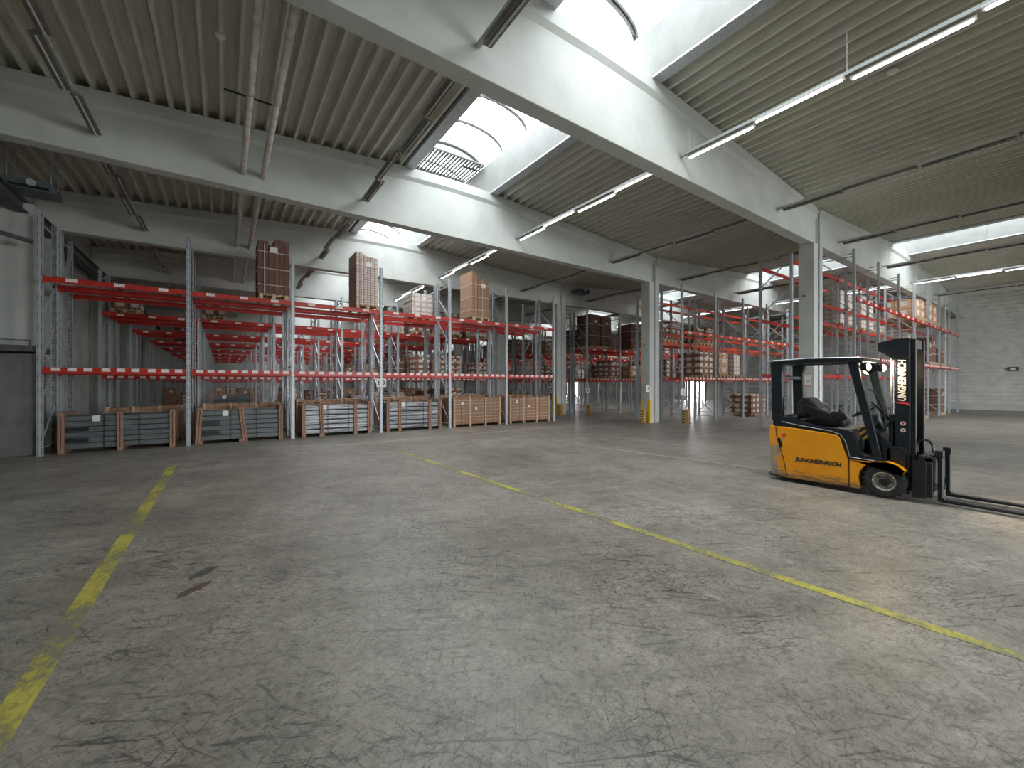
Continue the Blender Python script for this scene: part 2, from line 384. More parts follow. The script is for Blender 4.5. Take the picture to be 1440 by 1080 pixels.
# skylight upstands (white sloping liners) and edge strips
GY = [5.08+6.05*k for k in range(-3, 10)]
n_trim = 0
for xc in (H1, H2):
    for s in (-1, 1):
        n_trim += 1
        zb = roofz(xc+s*1.4)
        tr = MB().prism([(xc+s*1.27, zb), (xc+s*1.02, 8.52), (xc+s*1.1, 8.6), (xc+s*1.56, 8.6), (xc+s*1.56, zb), ], 'y', Y0-.3, Y1+.3)
        tag(tr.obj('trim_%d' % n_trim, 'white'), kind='structure')
        MB().box(*sorted((xc+s*1.27, xc+s*1.54)), Y0, Y1, zb-.04, zb-.002).obj('edge_strip', 'galv', bpy.data.objects['trim_%d' % n_trim])
# barrel skylights, one per bay
def arc(xc, t, r=1.06, rise=.42):
    return (xc-r*math.cos(t*math.pi), 8.58+rise*math.sin(t*math.pi))
nw = 0
for hi, xc in enumerate((H1, H2)):
    for g in range(len(GY)-1):
        ya, yb = GY[g]+.19+.03, GY[g+1]+.19-.03
        nw += 1
        w_ = thing('window_%d' % nw, None, None, (xc, ya, 8.58)); tag(w_, kind='structure')
        gl = MB(); K = 12; v = []
        for y in (0, yb-ya):
            for i in range(K+1):
                a, z = arc(0, i/K); v.append((a, y, z-8.58))
        gl.add(v, [(i, i+1, K+2+i, K+1+i) for i in range(K)])
        gl.add([p for p in v[:K+1]], [tuple(range(K+1))]); gl.add([p for p in v[K+1:]], [tuple(range(K+1))])
        gl.obj('glazing', 'dome', w_)
        nr = 5
        for j in range(nr+1):
            y = (yb-ya)*j/nr; rb = MB(); rb.tube([(arc(0, i/K)[0]*.985, y, (arc(0, i/K)[1]-8.58)*.97) for i in range(K+1)], .04, 6)
            rb.obj('arch_rib', 'steel_dark', w_)
        if hi == 0 and g == 3:
            gr = MB(); L = yb-ya
            for i in range(19):
                x = -1.0+i*2/18; gr.bar((x, L-.25, -.03), (x, L+1.1, -.03), .045)
            gr.bar((-1.02, L+1.1, -.02), (1.02, L+1.1, -.02), .09); gr.bar((-1.02, L-.25, -.02), (1.02, L-.25, -.02), .04); gr.bar((.45, L+.15, -.03), (1.0, L+.15, -.03), .05)
            gr.obj('grille', 'steel_dark', w_)

# girders: I-shaped prestressed beams, deepest under the skylight
BAYW = ['behind the camera', 'behind the camera', 'directly over the camera', 'nearest to the camera', 'second from the camera', 'third from the camera', 'fourth from the camera', 'fifth from the camera', 'sixth from the camera', 'seventh from the camera', 'eighth from the camera', 'ninth from the camera', 'tenth from the camera']
def girder(g, xa, xb, hall):
    y = GY[g]; xs = sorted({xa, xb, *[xa+(xb-xa)*i/14 for i in range(15)], *[c for c in (H1-1.5, H1, H1+1.5, H2-1.5, H2, H2+1.5) if xa < c < xb]})
    def ring(x):
        zt = min(roofz(x), 7.9-.065*.9); e = .0 if abs(x-H1) > 1.27 and abs(x-H2) > 1.27 else .0
        W = .155; F = .215; zb = 6.15
        prof = [(-W, zb), (W, zb), (W, zt-.36), (F, zt-.26), (F, zt), (-F, zt), (-F, zt-.26), (-W, zt-.36)]
        return [(x, y+.19+a, z-.001) for a, z in prof]
    mb = MB(); n = 8
    for x in xs: mb.v += ring(x)
    for i in range(len(xs)-1):
        for j in range(n): mb.f.append((i*n+j, i*n+(j+1) % n, (i+1)*n+(j+1) % n, (i+1)*n+j))
    mb.f += [tuple(range(n))[::-1], tuple(range(len(mb.v)-n, len(mb.v)))]
    o = mb.obj('roof_girder', 'conc', bevel=.012)
    tag(o, 'long pale concrete roof girder in the %s hall, %s' % (hall, BAYW[g]), 'girder', 'concrete roof girders')
for g in range(len(GY)):
    if g < 1: continue
    girder(g, -4.38, 15.36, 'left'); girder(g, 15.62, 34.65, 'right')
    if g in (3, 4, 5, 6): girder(g, 34.95, 40.9, 'far right')
# columns in the middle line, the left wall and the far line
for g in range(1, len(GY)):
    y = GY[g]
    t = thing('concrete_column', None, 'column', (15.45, y+.2, 0), 0, 'concrete columns in the middle line')
    t['label'] = {3: 'thick pale concrete column behind the forklift cab', 4: 'concrete column with yellow painted corners in the middle of the hall', 5: 'concrete column with yellow corner at the right end of the front rack'}.get(g, 'pale concrete column of the middle line beside the girder %s' % BAYW[g])
    c = MB(); c.prism([(-.35, -.22), (.35, -.22), (.35, .22), (-.35, .22)], 'z', 0, 6.14)
    c.obj('shaft', 'conc', t, bevel=.02)
    MB().box(-.08, .16, -.2, .2, 6.14, 7.24).obj('fork_head', 'conc', t, bevel=.01)
    MB().tube([(.0, -.245, 0), (.0, -.245, 7.1)], .03, 8).obj('conduit', 'galv', t)
    MB().box(.25, .47, .225, .34, 0, 6.14).obj('downpipe', 'black', t)
    if g in (4, 5, 6):
        q = MB(); q.box(-.362, -.351, -.222, -.12, 0, 1.0); q.box(-.362, -.25, -.232, -.221, 0, 1.0); q.obj('yellow_corner', 'yellow', t)
        q = MB(); q.box(-.362, -.351, .12, .222, 0, 1.0); q.obj('yellow_corner', 'yellow', t)
    if g == 3:
        s = MB().box(-.358, -.352, -.12, .10, 1.62, 2.0).obj('notice', 'label', t)
        for z in (1.985, 1.635): MB().box(-.362, -.357, -.13, .11, z-.012, z+.012).obj('red_rule', 'redink', s)
        MB().box(-.362, -.357, -.02, -.1, 1.78, 1.8).obj('text_line', 'ink', s)
        MB().box(-.37, -.352, -.05, .08, 1.30, 1.42).obj('socket', 'rail', t)
    if g in (3, 4): MB().lathe([(0, -.03), (.035, -.03), (.035, 0)], (-.351, .06, 4.5 if g == 3 else 3.4), 'x', 12).obj('bolt', 'steel_dark', t)
for g in range(3, len(GY)):
    y = GY[g]; c = MB().box(-4.39, -3.87, y-.02, y+.42, 0, 6.14).obj('wall_pier', 'conc', bevel=.015)
    tag(c, 'pale concrete pier on the left wall under the girder %s' % BAYW[g], 'column', 'concrete piers on the left wall')
for g in range(2, 8):
    y = GY[g]; c = MB().box(34.6, 35.0, y, y+.4, 0, 7.2).obj('concrete_column', 'conc', bevel=.015)
    tag(c, 'distant concrete column of the far right line beside the girder %s' % BAYW[g], 'column', 'concrete columns in the far right line')
# left wall: projecting pier, plinth cladding with ledge, edge beam
t = MB().box(-4.39, -3.8, 14.95, 15.5, 2.62, 6.1).obj('wall_pier', 'conc', bevel=.015); tag(t, 'broad concrete pier left of the tall end post of the front rack', 'column')
t = thing('wall_cupboard', 'dark grey full width cladding panel with black ledge at the left wall', 'cladding', (-4.39, 14.6, 0))
MB().box(0, .66, 0, .88, 0, 2.4).obj('panel', 'plinthclad', t, bevel=.01)
MB().box(0, .74, -.35, .9, 2.46, 2.6).obj('ledge', 'steel_dark', t, bevel=.01)
MB().tube([(.70, -.33, 2.6), (.70, -.33, 2.72), (.02, -.33, 2.72)], .012, 6).obj('ledge_rail', 'steel_dark', t)
t = thing('edge_beam', 'dark steel beam running back along the left wall under the girders', 'steel beam', (-4.0, 6, 6.0))
mb = MB(); mb.box(-.12, .12, 0, 50, -.16, -.13); mb.box(-.12, .12, 0, 50, .1, .13); mb.box(-.02, .02, 0, 50, -.14, .12); mb.obj('i_section', 'steel_dark', t)
tag(MB().bar((-4.3, 13.2, 5.0), (-3.64, 14.2, 5.0), .08).obj('bracket_arm', 'steel_dark'), 'thin grey steel bracket reaching from the left wall to the rack end', 'bracket')

# ------------------------------------------------------------------ hanging services
def heater(x, y, z, label):
    t = thing('unit_heater', label, 'heater', (x, y, z))
    b = MB(); b.prism([(-.42, -.11), (.42, -.11), (.37, .12), (-.37, .12)], 'y', -.32, .32); b.obj('casing', 'heater', t, bevel=.02)
    MB().box(-.33, .33, -.34, -.325, -.08, -.02).obj('air_slot', 'black', t)
    MB().lathe([(0, -.02), (.08, -.02), (.08, 0)], (.05, -.321, .05), 'y', 16).obj('fan_hub', 'galv', t)
    for sx in (-.34, .34):
        for sy in (-.25, .25): MB().tube([(sx, sy, .12), (sx, sy, roofz(x+sx)-z+.02)], .012, 6).obj('hanger_rod', 'galv', t)
heater(-3.62, 14.2, 6.22, 'dark blue-grey unit heater hanging in the upper left corner')
heater(16.35, 16.6, 6.85, 'dark blue-grey unit heater hanging beyond the third column')
for i, x in enumerate((.36, .745)):
    t = thing('ceiling_pipe', 'pinkish insulated pipe crossing under the left roof, %s of the pair' % ('left' if i == 0 else 'right'), 'pipe', (x, -2, 6.5), 0, 'pair of insulated ceiling pipes')
    MB().tube([(0, 0, 0), (0, 20, 0), (0, 40, 0)], .055, 12).obj('pipe_run', 'pipe', t, smooth=True)
    for y in range(1, 25, 3): MB().tube([(0, y-.03, 0), (0, y+.03, 0)], .066, 12).obj('collar', 'galv', t)
t = thing('pipe_hanger', 'dark bar bridging the two ceiling pipes', 'bracket', (0, 0, 0))
MB().bar((.0, 9.0, 7.0), (.88, 9.0, 7.0), .025).obj('crossbar', 'black', t)
for x in (.1, .8): MB().tube([(x, 9.0, 7.0), (x, 9.0, roofz(x)+.01)], .008, 6).obj('rod', 'galv', t)
BW2 = {2: 'nearest bay', 3: 'second bay from the camera', 4: 'third bay from the camera', 5: 'fourth bay from the camera', 6: 'fifth bay from the camera'}
def strip(x, g, lit, words, ratio=1.0):
    y0, y1 = GY[g]+.345+.02, GY[g+1]+.035-.02
    L = y1-y0
    t = thing('strip_light', '%s strip light %s, %s' % ('lit' if lit else 'unlit', words, BW2[g]), 'strip light', (x, y0, 6.52), 0, 'fluorescent strip lights')
    m = 'white' if lit else 'rail'
    MB().box(-.03, .03, 0, L, .02, .08).obj('rail', m, t)
    n = 4
    for i in range(n):
        s = 1 if i % 2 else -1; a = .12+i*(L-.2)/n; b = a+(L-.2)/n-.05
        rf = MB(); cx = s*.055; q_ = 1 if lit else 1.5
        rf.prism([(cx-.05*q_, -.03), (cx-.02, .02), (cx+.02, .02), (cx+.05*q_, -.03), (cx+.045*q_, -.036), (cx-.045*q_, -.036)], 'y', a, b)
        r_ = rf.obj('reflector', 'rail' if lit else 'darkrail', t)
        MB().tube([(cx, a+.03, -.055), (cx, b-.03, -.055)], .014, 8).obj('tube', 'tube_on' if lit else 'tubes_off', t)
    for yy in (.2, L/2, L-.2):
        MB().tube([(0, yy, .08), (0, yy, roofz(x)-6.52+.01)], .004, 5).obj('hanger_wire', 'galv', t)
lines = [(-2.05, 0, 'at the far left of the left roof'), (3.0, 0, 'left of the left skylight'), (8.0, 1, 'right of the left skylight'), (12.6, 0, 'beside the middle columns'),
         (17.3, 0, 'just right of the middle columns'), (22.4, 0, 'left of the right skylight'), (26.9, 1, 'right of the right skylight'), (31.8, 0, 'at the far right')]
for x, lit, wd in lines:
    for g in range(2, 7 if x < 15 else 6): strip(x, g, lit, wd)
# front-most bay pieces above the camera
t = thing('valley_pipe', 'long thin pipe along the valley gutter at the far right', 'pipe', (34.8, -3, 7.1))
MB().tube([(0, 0, 0), (0, 30, 0)], .05, 8).obj('pipe_run', 'rail', t)
for (x, y, wd) in ((-.04, 8.4, 'left of the two ceiling pipes'), (10.3, 2.2, 'right of the lit strip light'), (10.9, 8.66, 'above the second bay'), (28.5, 4.5, 'over the right hall')):
    o = MB().lathe([(0, -.07), (.05, -.065), (.075, -.03), (.08, 0), (0, 0)], (x, y, roofz(x)-.0), 'z', 16).obj('smoke_detector', 'label', smooth=True)
    tag(o, 'small white smoke detector on the roof sheet, %s' % wd, 'smoke detector', 'smoke detectors')

# ------------------------------------------------------------------ floor markings
def marking(p, q, w_, mat, label, kind_='tape'):
    p = Vector((*p, .002)); q = Vector((*q, .002)); L = (q-p).length
    mb = MB(); mb.box(-w_/2, w_/2, 0, L, -.0015, .0015)
    o = mb.obj('floor_marking', mat, loc=p); d = q-p; o.rotation_euler = (0, 0, math.atan2(d.y, d.x)-math.pi/2)
    tag(o, label, 'floor marking')
marking((-.92, -1.0), (-.86, 11.0), .135, 'tape', 'broad worn yellow floor line on the left')
marking((4.08, -.2), (3.63, 10.2), .105, 'tape', 'worn yellow floor line running through the middle of the floor')
marking((8.85, 3.6), (8.1, 8.6), .075, 'tape_pale', 'thin pale yellow floor line behind the forklift')
marking((2.5, 12.1), (11.5, 12.35), .05, 'tape_pale', 'faint yellow floor line parallel to the front rack')

# ------------------------------------------------------------------ pallet racks
PW, PD, RD = .10, .08, 1.10
me_post = {}
def post_mesh(h):
    if h not in me_post:
        mb = MB()
        mb.prism([(-.05, 0), (.05, 0), (.05, .08), (.028, .08), (.028, .07), (.042, .07), (.042, .008), (-.042, .008), (-.042, .07), (-.028, .07), (-.028, .08), (-.05, .08)], 'z', .008, h)
        me_post[h] = mb.mesh('post', 'post')
    return me_post[h]
me_foot = MB().box(-.062, .062, -.03, .12, 0, .008).mesh('foot_plate', 'galv')
me_br = {}
def brace_mesh(h):
    if h not in me_br:
        mb = MB(); z = .25; a, b = .05, RD-.05; step = 1.0; i = 0
        mb.bar((0, a, .18), (0, b, .18), .03)
        while z+step < h:
            mb.bar((0, a, z), (0, b, z+step-.1), .03)
            if i % 2 == 1: mb.bar((0, a, z+step), (0, b, z+step), .03)
            z += step; i += 1
        mb.bar((0, a, h-.25), (0, b, h-.25), .03)
        me_br[h] = mb.mesh('lattice_bracing', 'galv')
    return me_br[h]
me_beam = {}
def beam_mesh(L, hgt, mat):
    k_ = (round(L, 3), hgt, mat)
    if k_ not in me_beam:
        mb = MB(); mb.box(.01, L-.01, -.05, 0, 0, hgt); mb.box(0, .012, -.056, .006, -.05, hgt+.04); mb.box(L-.012, L, -.056, .006, -.05, hgt+.04)
        me_beam[k_] = mb.mesh('beam', mat)
    return me_beam[k_]
me_lab = MB().box(-.1, .1, -.004, -.0005, 0, .08).mesh('label_plate', 'label')
me_labs = MB().box(-.078, .078, -.004, -.0005, 0, .085).mesh('label_plate', 'label')
def rack(label, group, y, xs, levels, h, back=False, k_first=True, labels=True, mat='red'):
    """y = front line of this rack; levels = [(z, n labels per beam, label z offset)]"""
    t = thing('pallet_rack', label, 'pallet rack', (xs[0], y, 0), 0, group)
    x0 = xs[0]
    for x in xs:
        for i, yy in enumerate((0, RD)):
            p = part('upright_post', post_mesh(h), t, (x-x0, yy, 0), (0, 0, 0 if i == 0 else math.pi))
            part('foot_plate', me_foot, p)
        part('lattice_bracing', brace_mesh(h), t, (x-x0, RD if back else 0, 0), (0, 0, math.pi if back else 0))
    for i in range(len(xs)-1):
        a = xs[i]-x0+PW/2; L = xs[i+1]-xs[i]-PW
        for (z, n, hg) in levels:
            for yy, fr in ((-.005, 1), (RD+.005, 0)):
                me = beam_mesh(L, hg, mat)
                if fr: b = part('beam', me, t, (a, yy+.04, z))
                else: b = part('beam', me, t, (a+L, yy-.04, z), (0, 0, math.pi))
                if labels and n and (fr if not back else not fr):
                    for j in range(n):
                        if n >= 6: lx = L*(.08+(j+.5*(j//3)*.35)*(.86/(n-1+.35)))
                        else: lx = L*(.18+.64*j/(max(n-1, 1)))
                        part('label_plate', me_lab if n < 6 else me_labs, b, (lx, -.051, hg-.09 if k_first else .01))
    return t
XS1 = [-3.55, -.79, 1.76, 4.5, 7.15, 9.8, 12.45]
ROWS1 = [14.32+5.78*k for k in range(8)]
for k, y in enumerate(ROWS1):
    lv = [(1.95 if k == 0 else 1.89, 9, .15), (4.13, 3, .13)]
    rack('galvanised rack with red beams, front rack of the %s double row in the left hall' % ORD[k], 'pallet racks in the left hall', y, XS1, lv, 5.75, k_first=k == 0)
    rack('galvanised rack with red beams, rear rack of the %s double row in the left hall' % ORD[k], 'pallet racks in the left hall', y+1.32, XS1, lv, 5.75, back=True, k_first=False)
XS2 = [17.95, 20.75, 23.55, 26.2, 28.85, 31.45, 34.05, 36.65]
rack('tall galvanised rack with red beams, nearest row of the right hall behind the mast', 'pallet racks in the right hall', 4.8, XS2, [(2.55, 9, .12), (4.6, 3, .12)], 6.4, mat='red')
rack('tall rack with red beams, back to back behind the nearest row of the right hall', 'pallet racks in the right hall', 6.12, [16.35]+XS2[1:], [(1.95, 9, .12), (4.0, 3, .12), (5.95, 3, .12)], 6.3, back=True, mat='red')
XS3 = [16.3, 19.0, 21.65, 24.3, 26.95, 29.6, 32.25]
hall2 = [(10.3, 6.05), (16.0, 5.75), (21.8, 5.75), (27.6, 5.75), (33.4, 5.75), (39.2, 5.75)]
for k, (y, h) in enumerate(hall2):
    rack('galvanised rack with orange-red beams, front rack of the %s double row in the right hall' % ORD[k+1], 'pallet racks in the right hall', y, XS3, [(1.88, 9, .12), (3.9 if k == 0 else 3.55, 3, .12)], h, mat='orange' if k < 1 else 'red')
    rack('galvanised rack with orange-red beams, rear rack of the %s double row in the right hall' % ORD[k+1], 'pallet racks in the right hall', y+1.32, XS3, [(1.88, 9, .12), (3.55, 3, .12), (5.4, 0, .1)] if k == 0 else [(1.88, 9, .12), (3.55, 3, .12)], h, back=True, mat='orange')
# protectors and number signs on the rack ends
def protector(x, y, label):
    t = thing('post_protector', label, 'post protector', (x, y, 0))
    MB().prism([(-.13, .06), (-.13, -.02), (-.05, -.11), (.05, -.11), (.13, -.02), (.13, .06)], 'z', 0, .6).obj('guard', 'hazard', t, bevel=.01)
    MB().box(-.17, .17, -.15, .06, 0, .012).obj('base_plate', 'steel_dark', t)
def nsign(x, y, z, label, txt, sz=.34):
    t = thing('number_sign', label, 'sign', (x, y, z))
    MB().box(-sz/2, sz/2, -.006, 0, -.14, .14).obj('board', 'label', t)
    o = part('digit', text_mesh(txt, .2, 'ink', .004), t, (0, -.008, 0), (R(90), 0, 0))
protector(16.3, 10.15, 'black and orange striped post guard right of the middle column')
nsign(16.3, 10.299, 1.35, 'small white sign with number 4 right of the middle column', '4')
protector(16.3, 15.86, 'black and orange striped post guard between the two middle columns')
nsign(16.3, 15.999, 1.35, 'small white sign with number 2 on a post between two columns', '2', .28)
protector(14.9, 11.3, 'striped post guard standing left of the middle column')
protector(15.2, 16.88, 'striped guard at the foot of the column at the front rack end')
nsign(20.75, 4.799, 1.35, 'white paper sign with number 7 seen through the forklift cab', '7', .3)
nsign(4.5, 14.319, 1.74, 'white notice on the fourth post of the front rack, below the lower beam', '6 3', .34)
nsign(15.0, 11.129, 1.5, 'small white sign on the left edge of the middle column', '3', .26)
t = thing('exit_sign', 'small dark emergency sign on the ribbed right wall', 'sign', (40.93, 3.0, 2.65))
MB().box(-.05, .02, -.22, .22, -.13, .13).obj('housing', 'steel_dark', t); MB().box(-.056, -.05, -.1, .1, -.06, .06).obj('panel', 'label', t)

# ------------------------------------------------------------------ goods
def pallet_mesh(w_=.77, d=1.2):
    mb = MB()
    for i in range(5): x = -w_/2+.05+i*(w_-.1)/4; mb.box(x-.05, x+.05, -d/2, d/2, .12, .144)
    for y in (-d/2+.07, 0, d/2-.07):
        mb.box(-w_/2, w_/2, y-.05, y+.05, .1, .12)
        for x in (-w_/2+.05, 0, w_/2-.05): mb.box(x-.05, x+.05, y-.05, y+.05, .022, .1)
    for x in (-w_/2+.05, 0, w_/2-.05): mb.box(x-.05, x+.05, -d/2, d/2, 0, .022)
    return mb.mesh('wooden_pallet', 'paleswood')
ME_PAL = pallet_mesh()
def pallet(x, y, z, label, group='wooden pallets on the racks'):
    o = bpy.data.objects.new('wooden_pallet', ME_PAL); C.objects.link(o); o.location = (x, y, z+.001)
    return tag(o, label, 'pallet', group)
def load(x, y, z, w_, d, h, mat, label, place, top=True, group='carton loads on the racks'):
    pallet(x, y, z, 'pale wooden pallet %s' % place)
    t = thing('carton_stack', label+' '+place, 'carton stack', (x, y, z+.147), 0, group)
    rows = max(1, round(h/.42)); hh = h/rows
    mb = MB()
    for i in range(rows):
        j = random.uniform(-.012, .012); mb.box(-w_/2+j, w_/2+j, -d/2, d/2, i*hh+.002, (i+1)*hh)
    mb.obj('cartons', mat, t)
    for zz in ([h*.33, h*.7] if h > .8 else [h*.5]):
        s = MB(); s.box(-w_/2-.016, w_/2+.016, -d/2-.004, d/2+.004, zz, zz+.018); s.obj('strap', 'strap', t)
    MB().box(-.02, .14, -d/2-.008, -d/2-.004, h*.75, h*.75+.12).obj('label_sheet', 'label', t)
    return t
# three tall stacks on the front rack's top beams
zt = 4.262
def tall(x, y, w_, hs, mat, sidemat, label, place, sheet):
    pallet(x, y, zt, 'pale wooden pallet %s' % place, 'pallets under the tall stacks')
    t = thing('tall_carton_stack', label, 'carton stack', (x, y, zt+.147), 0, 'tall carton stacks on the front rack')
    n = len(hs); cw = w_/n
    for i, h in enumerate(hs):
        a = -w_/2+i*cw
        MB().box(a+.004, a+cw-.004, -.5+random.uniform(0, .02), .5, .0, h).obj('carton_column', mat, t, bevel=.006)
    hm = min(hs)
    for zz in (.28, .28+hm*.33, .28+hm*.66):
        MB().box(-w_/2-.006, w_/2+.006, -.506, .506, zz, zz+.016).obj('strap', 'strap', t)
    for i in (1, 3):
        MB().box(-w_/2+i*cw*n/5-.006, -w_/2+i*cw*n/5+.006, -.512, -.502, 0, hm).obj('strap', 'strap', t)
    MB().box(sheet[0]-.1, sheet[0]+.1, -.516, -.512, sheet[1], sheet[1]+.16).obj('label_sheet', 'label', t)
tall(1.25, 14.87, .84, (1.60, 1.60, 1.50, 1.69, 1.69, 1.66), 'darkboard', 'darkboard', 'tall dark brown strapped stack with uneven top on the front rack, leftmost', 'under the leftmost tall brown stack', (.0, 1.28))
tall(4.03, 14.87, .74, (1.78, 1.78, 1.7, 1.66, 1.66, 1.64), 'smallcarton', 'smallcarton', 'tall stack of small pale cartons on the front rack, middle of the three', 'under the middle tall stack of small cartons', (.05, 1.3))
tall(8.55, 14.87, .82, (1.84, 1.78, 1.55, 1.6, 1.6, 1.55), 'board', 'board', 'tall brown strapped stack on the front rack, rightmost of the three', 'under the rightmost tall stack', (.12, 1.2))
# ground crates in the front row
def profile_crate(x0, x1, y, h, mat, posts, label, layers=6, lean=None, depth=.95, group='framed bundles on the floor of the front rack'):
    t = thing('profile_bundle', label, 'bundle', (x0, y, 0), 0, group)
    L = x1-x0
    for px_ in posts:
        MB().box(px_*L-.05, px_*L+.05, .02, depth-.02, 0, .09).obj('skid', 'wood', t)
    lh = (h-.14)/layers
    for i in range(layers):
        n = 5; pw = (depth-.16)/n
        for j in range(n):
            z0 = .092+i*lh; a = .03+random.uniform(0, .05); b = L-.03-random.uniform(0, .05)
            mb = MB(); y0 = .08+j*pw; mb.box(a, b, y0+.004, y0+pw-.004, z0+.004, z0+lh-(.022 if mat == 'midprof' else .006))
            mb.obj('wrapped_profile', mat if (i+j) % 4 else ('midprof' if mat == 'darkprof' and i % 3 == 2 else mat), t, bevel=.012)
    for k_, px_ in enumerate(posts):
        dx = (lean[k_] if lean else 0)
        for yy in (.045, depth-.035):
            for o_ in (-.035, .03):
                m_ = MB(); m_.bar((px_*L+o_+dx, yy, 0), (px_*L+o_, yy, h), .036, .05); m_.obj('batten', 'wood', t)
        m_ = MB(); m_.box(px_*L-.05, px_*L+.05, .0, depth, h, h+.035); m_.obj('cross_batten', 'wood', t)
    MB().box(L*.27, L*.27+.14, .066, .072, h-.2, h-.05).obj('label_sheet', 'label', t)
    if mat == 'darkprof':
        for i in (1, 3):
            MB().box(.1, L*.24, .066, .078, .1+i*lh+.02, .1+i*lh+lh*.8).obj('open_end', 'black', t)
    for f in (.36, .66): MB().box(L*f, L*f+.015, .064, .075, .09, h-.05).obj('strap', 'black', t)
    return t
Yc = 14.42
profile_crate(-3.3, -1.06, Yc, .96, 'darkprof', (.03, .5, .965), 'dark grey framed bundle of profiles, leftmost on the floor of the front rack')
profile_crate(-.6, 1.52, Yc, .98, 'darkprof', (.03, .48, .965), 'dark grey profile bundle with leaning battens, second from left', lean=(-.06, .12, 0))
profile_crate(2.0, 4.2, Yc, 1.06, 'midprof', (.04, .27, .76, .97), 'pale grey profile bundle in four battens, third from left', lean=(0, .05, 0, 0))
profile_crate(4.7, 6.85, Yc, 1.08, 'midprof', (.04, .24, .78, .97), 'silver grey profile bundle next to a sloping brace, fourth from left')
def board_crate(x0, x1, y, h, label, n=12, depth=.95, group='board bundles on the floor of the front rack'):
    t = thing('board_bundle', label, 'bundle', (x0, y, 0), 0, group); L = x1-x0
    for px_ in (.04, .35, .66, .96): MB().box(px_*L-.05, px_*L+.05, .02, depth-.02, 0, .09).obj('skid', 'wood', t)
    for i in range(n):
        a = .03+i*(L-.06)/n; b = a+(L-.06)/n
        MB().box(a+.004, b-.004, .06+random.uniform(0, .02), depth-.06, .092, h-random.uniform(0, .04)).obj('board_pack', 'board', t, bevel=.006)
    for px_ in (.03, .34, .66, .97):
        m_ = MB(); m_.box(px_*L-.03, px_*L+.03, .015, .055, 0, h+.01); m_.obj('batten', 'paleswood', t)
    for zz in [.25+i*.13 for i in range(7)]:
        if zz < h-.1: MB().box(.02, L-.02, .052, .058, zz, zz+.008).obj('strap', 'strap', t)
    MB().box(.16*L, .16*L+.1, .008, .013, h-.3, h-.17).obj('label_sheet', 'label', t)
    MB().box(.45*L, .45*L+.1, .045, .05, h-.5, h-.4).obj('label_sheet', 'label', t)
board_crate(7.32, 9.6, Yc, 1.16, 'brown board bundle on the floor of the front rack, next to rightmost')
board_crate(10.0, 12.3, Yc, 1.16, 'brown board bundle on the floor at the right end of the front rack')
# rear crates behind them
for i, (a, b, h) in enumerate(((-2.7, -.95, 1.05), (-.55, 1.6, 1.08), (2.0, 4.3, 1.16), (4.7, 6.9, 1.2), (7.4, 9.6, 1.22), (10.0, 12.2, 1.2))):
    t = board_crate(a, b, 15.75, h, 'brown crate standing behind the %s bundle of the front rack' % ORD[i], n=7, group='crates in the rear rack of the first row')
profile_crate(-.45, 1.05, 20.3, 1.3, 'darkprof', (.05, .95), 'dark bundle with pale lid seen between the posts in the second row', 5, group='bundles in the second row')
profile_crate(-.3, 1.2, 26.1, 1.2, 'darkprof', (.05, .95), 'dark bundle between the posts in the third row', 5, group='bundles in the third row')
profile_crate(4.9, 6.9, 20.3, 1.2, 'midprof', (.05, .5, .95), 'pale grey bundle in the second row behind the fourth front bundle', 5, group='bundles in the second row')
# loads on upper levels of the left hall
load(6.62, 16.2, zt, .9, 1.0, .95, 'whitecarton', 'pale carton stack', 'on the rear rack, right of the middle tall stack')
load(-.3, 20.65, zt, .78, .9, .56, 'carton', 'low brown carton stack', 'on the top beams of the second row, second bay')
load(-2.9, 20.65, zt, .78, .9, .62, 'carton', 'low brown carton stack', 'on the top beams of the second row, first bay')
random.seed(11)
mats = ['carton', 'carton', 'plaincarton', 'tan', 'whitecarton', 'board']
for k in range(1, 8):
    y = ROWS1[k]
    for fr, yy in (('front', y+.55), ('rear', y+1.87)):
        for b in range(6):
            for s in (0, 1, 2):
                x = XS1[b]+.46+s*(XS1[b+1]-XS1[b]-.92)/2
                for lv, z in (('floor', 0), ('lower', 2.042), ('top', zt)):
                    pr = {'floor': .55, 'lower': .30, 'top': .12}[lv]
                    if b >= 4: pr = {'floor': .85, 'lower': .8, 'top': .3}[lv]
                    if b < 4 and (k <= 3 or lv != 'floor') : pr *= .0 if lv != 'top' or k < 3 else .8
                    if b < 4 and lv == 'floor' and k <= 3: pr = 0
                    if k == 1 and b == 4 and fr == 'front' and lv == 'floor': pr = 0
                    if k > 5: pr *= .3
                    if k > 3 and fr == 'rear': pr = 0
                    if b >= 4 and k > 1 and fr == 'rear': pr *= .4
                    if random.random() < pr:
                        m_ = random.choice(mats); h = random.uniform(.7, 1.35)
                        load(x, yy, z, .74, 1.0, h, m_, {'carton': 'brown carton stack', 'plaincarton': 'dark brown carton stack', 'tan': 'tan carton stack', 'whitecarton': 'pale carton stack', 'board': 'brown board stack'}[m_],
                             'left hall, %s row %s, bay %s, %s, place %s' % (ORD[k], fr, ORD[b], lv, ORD[s]))
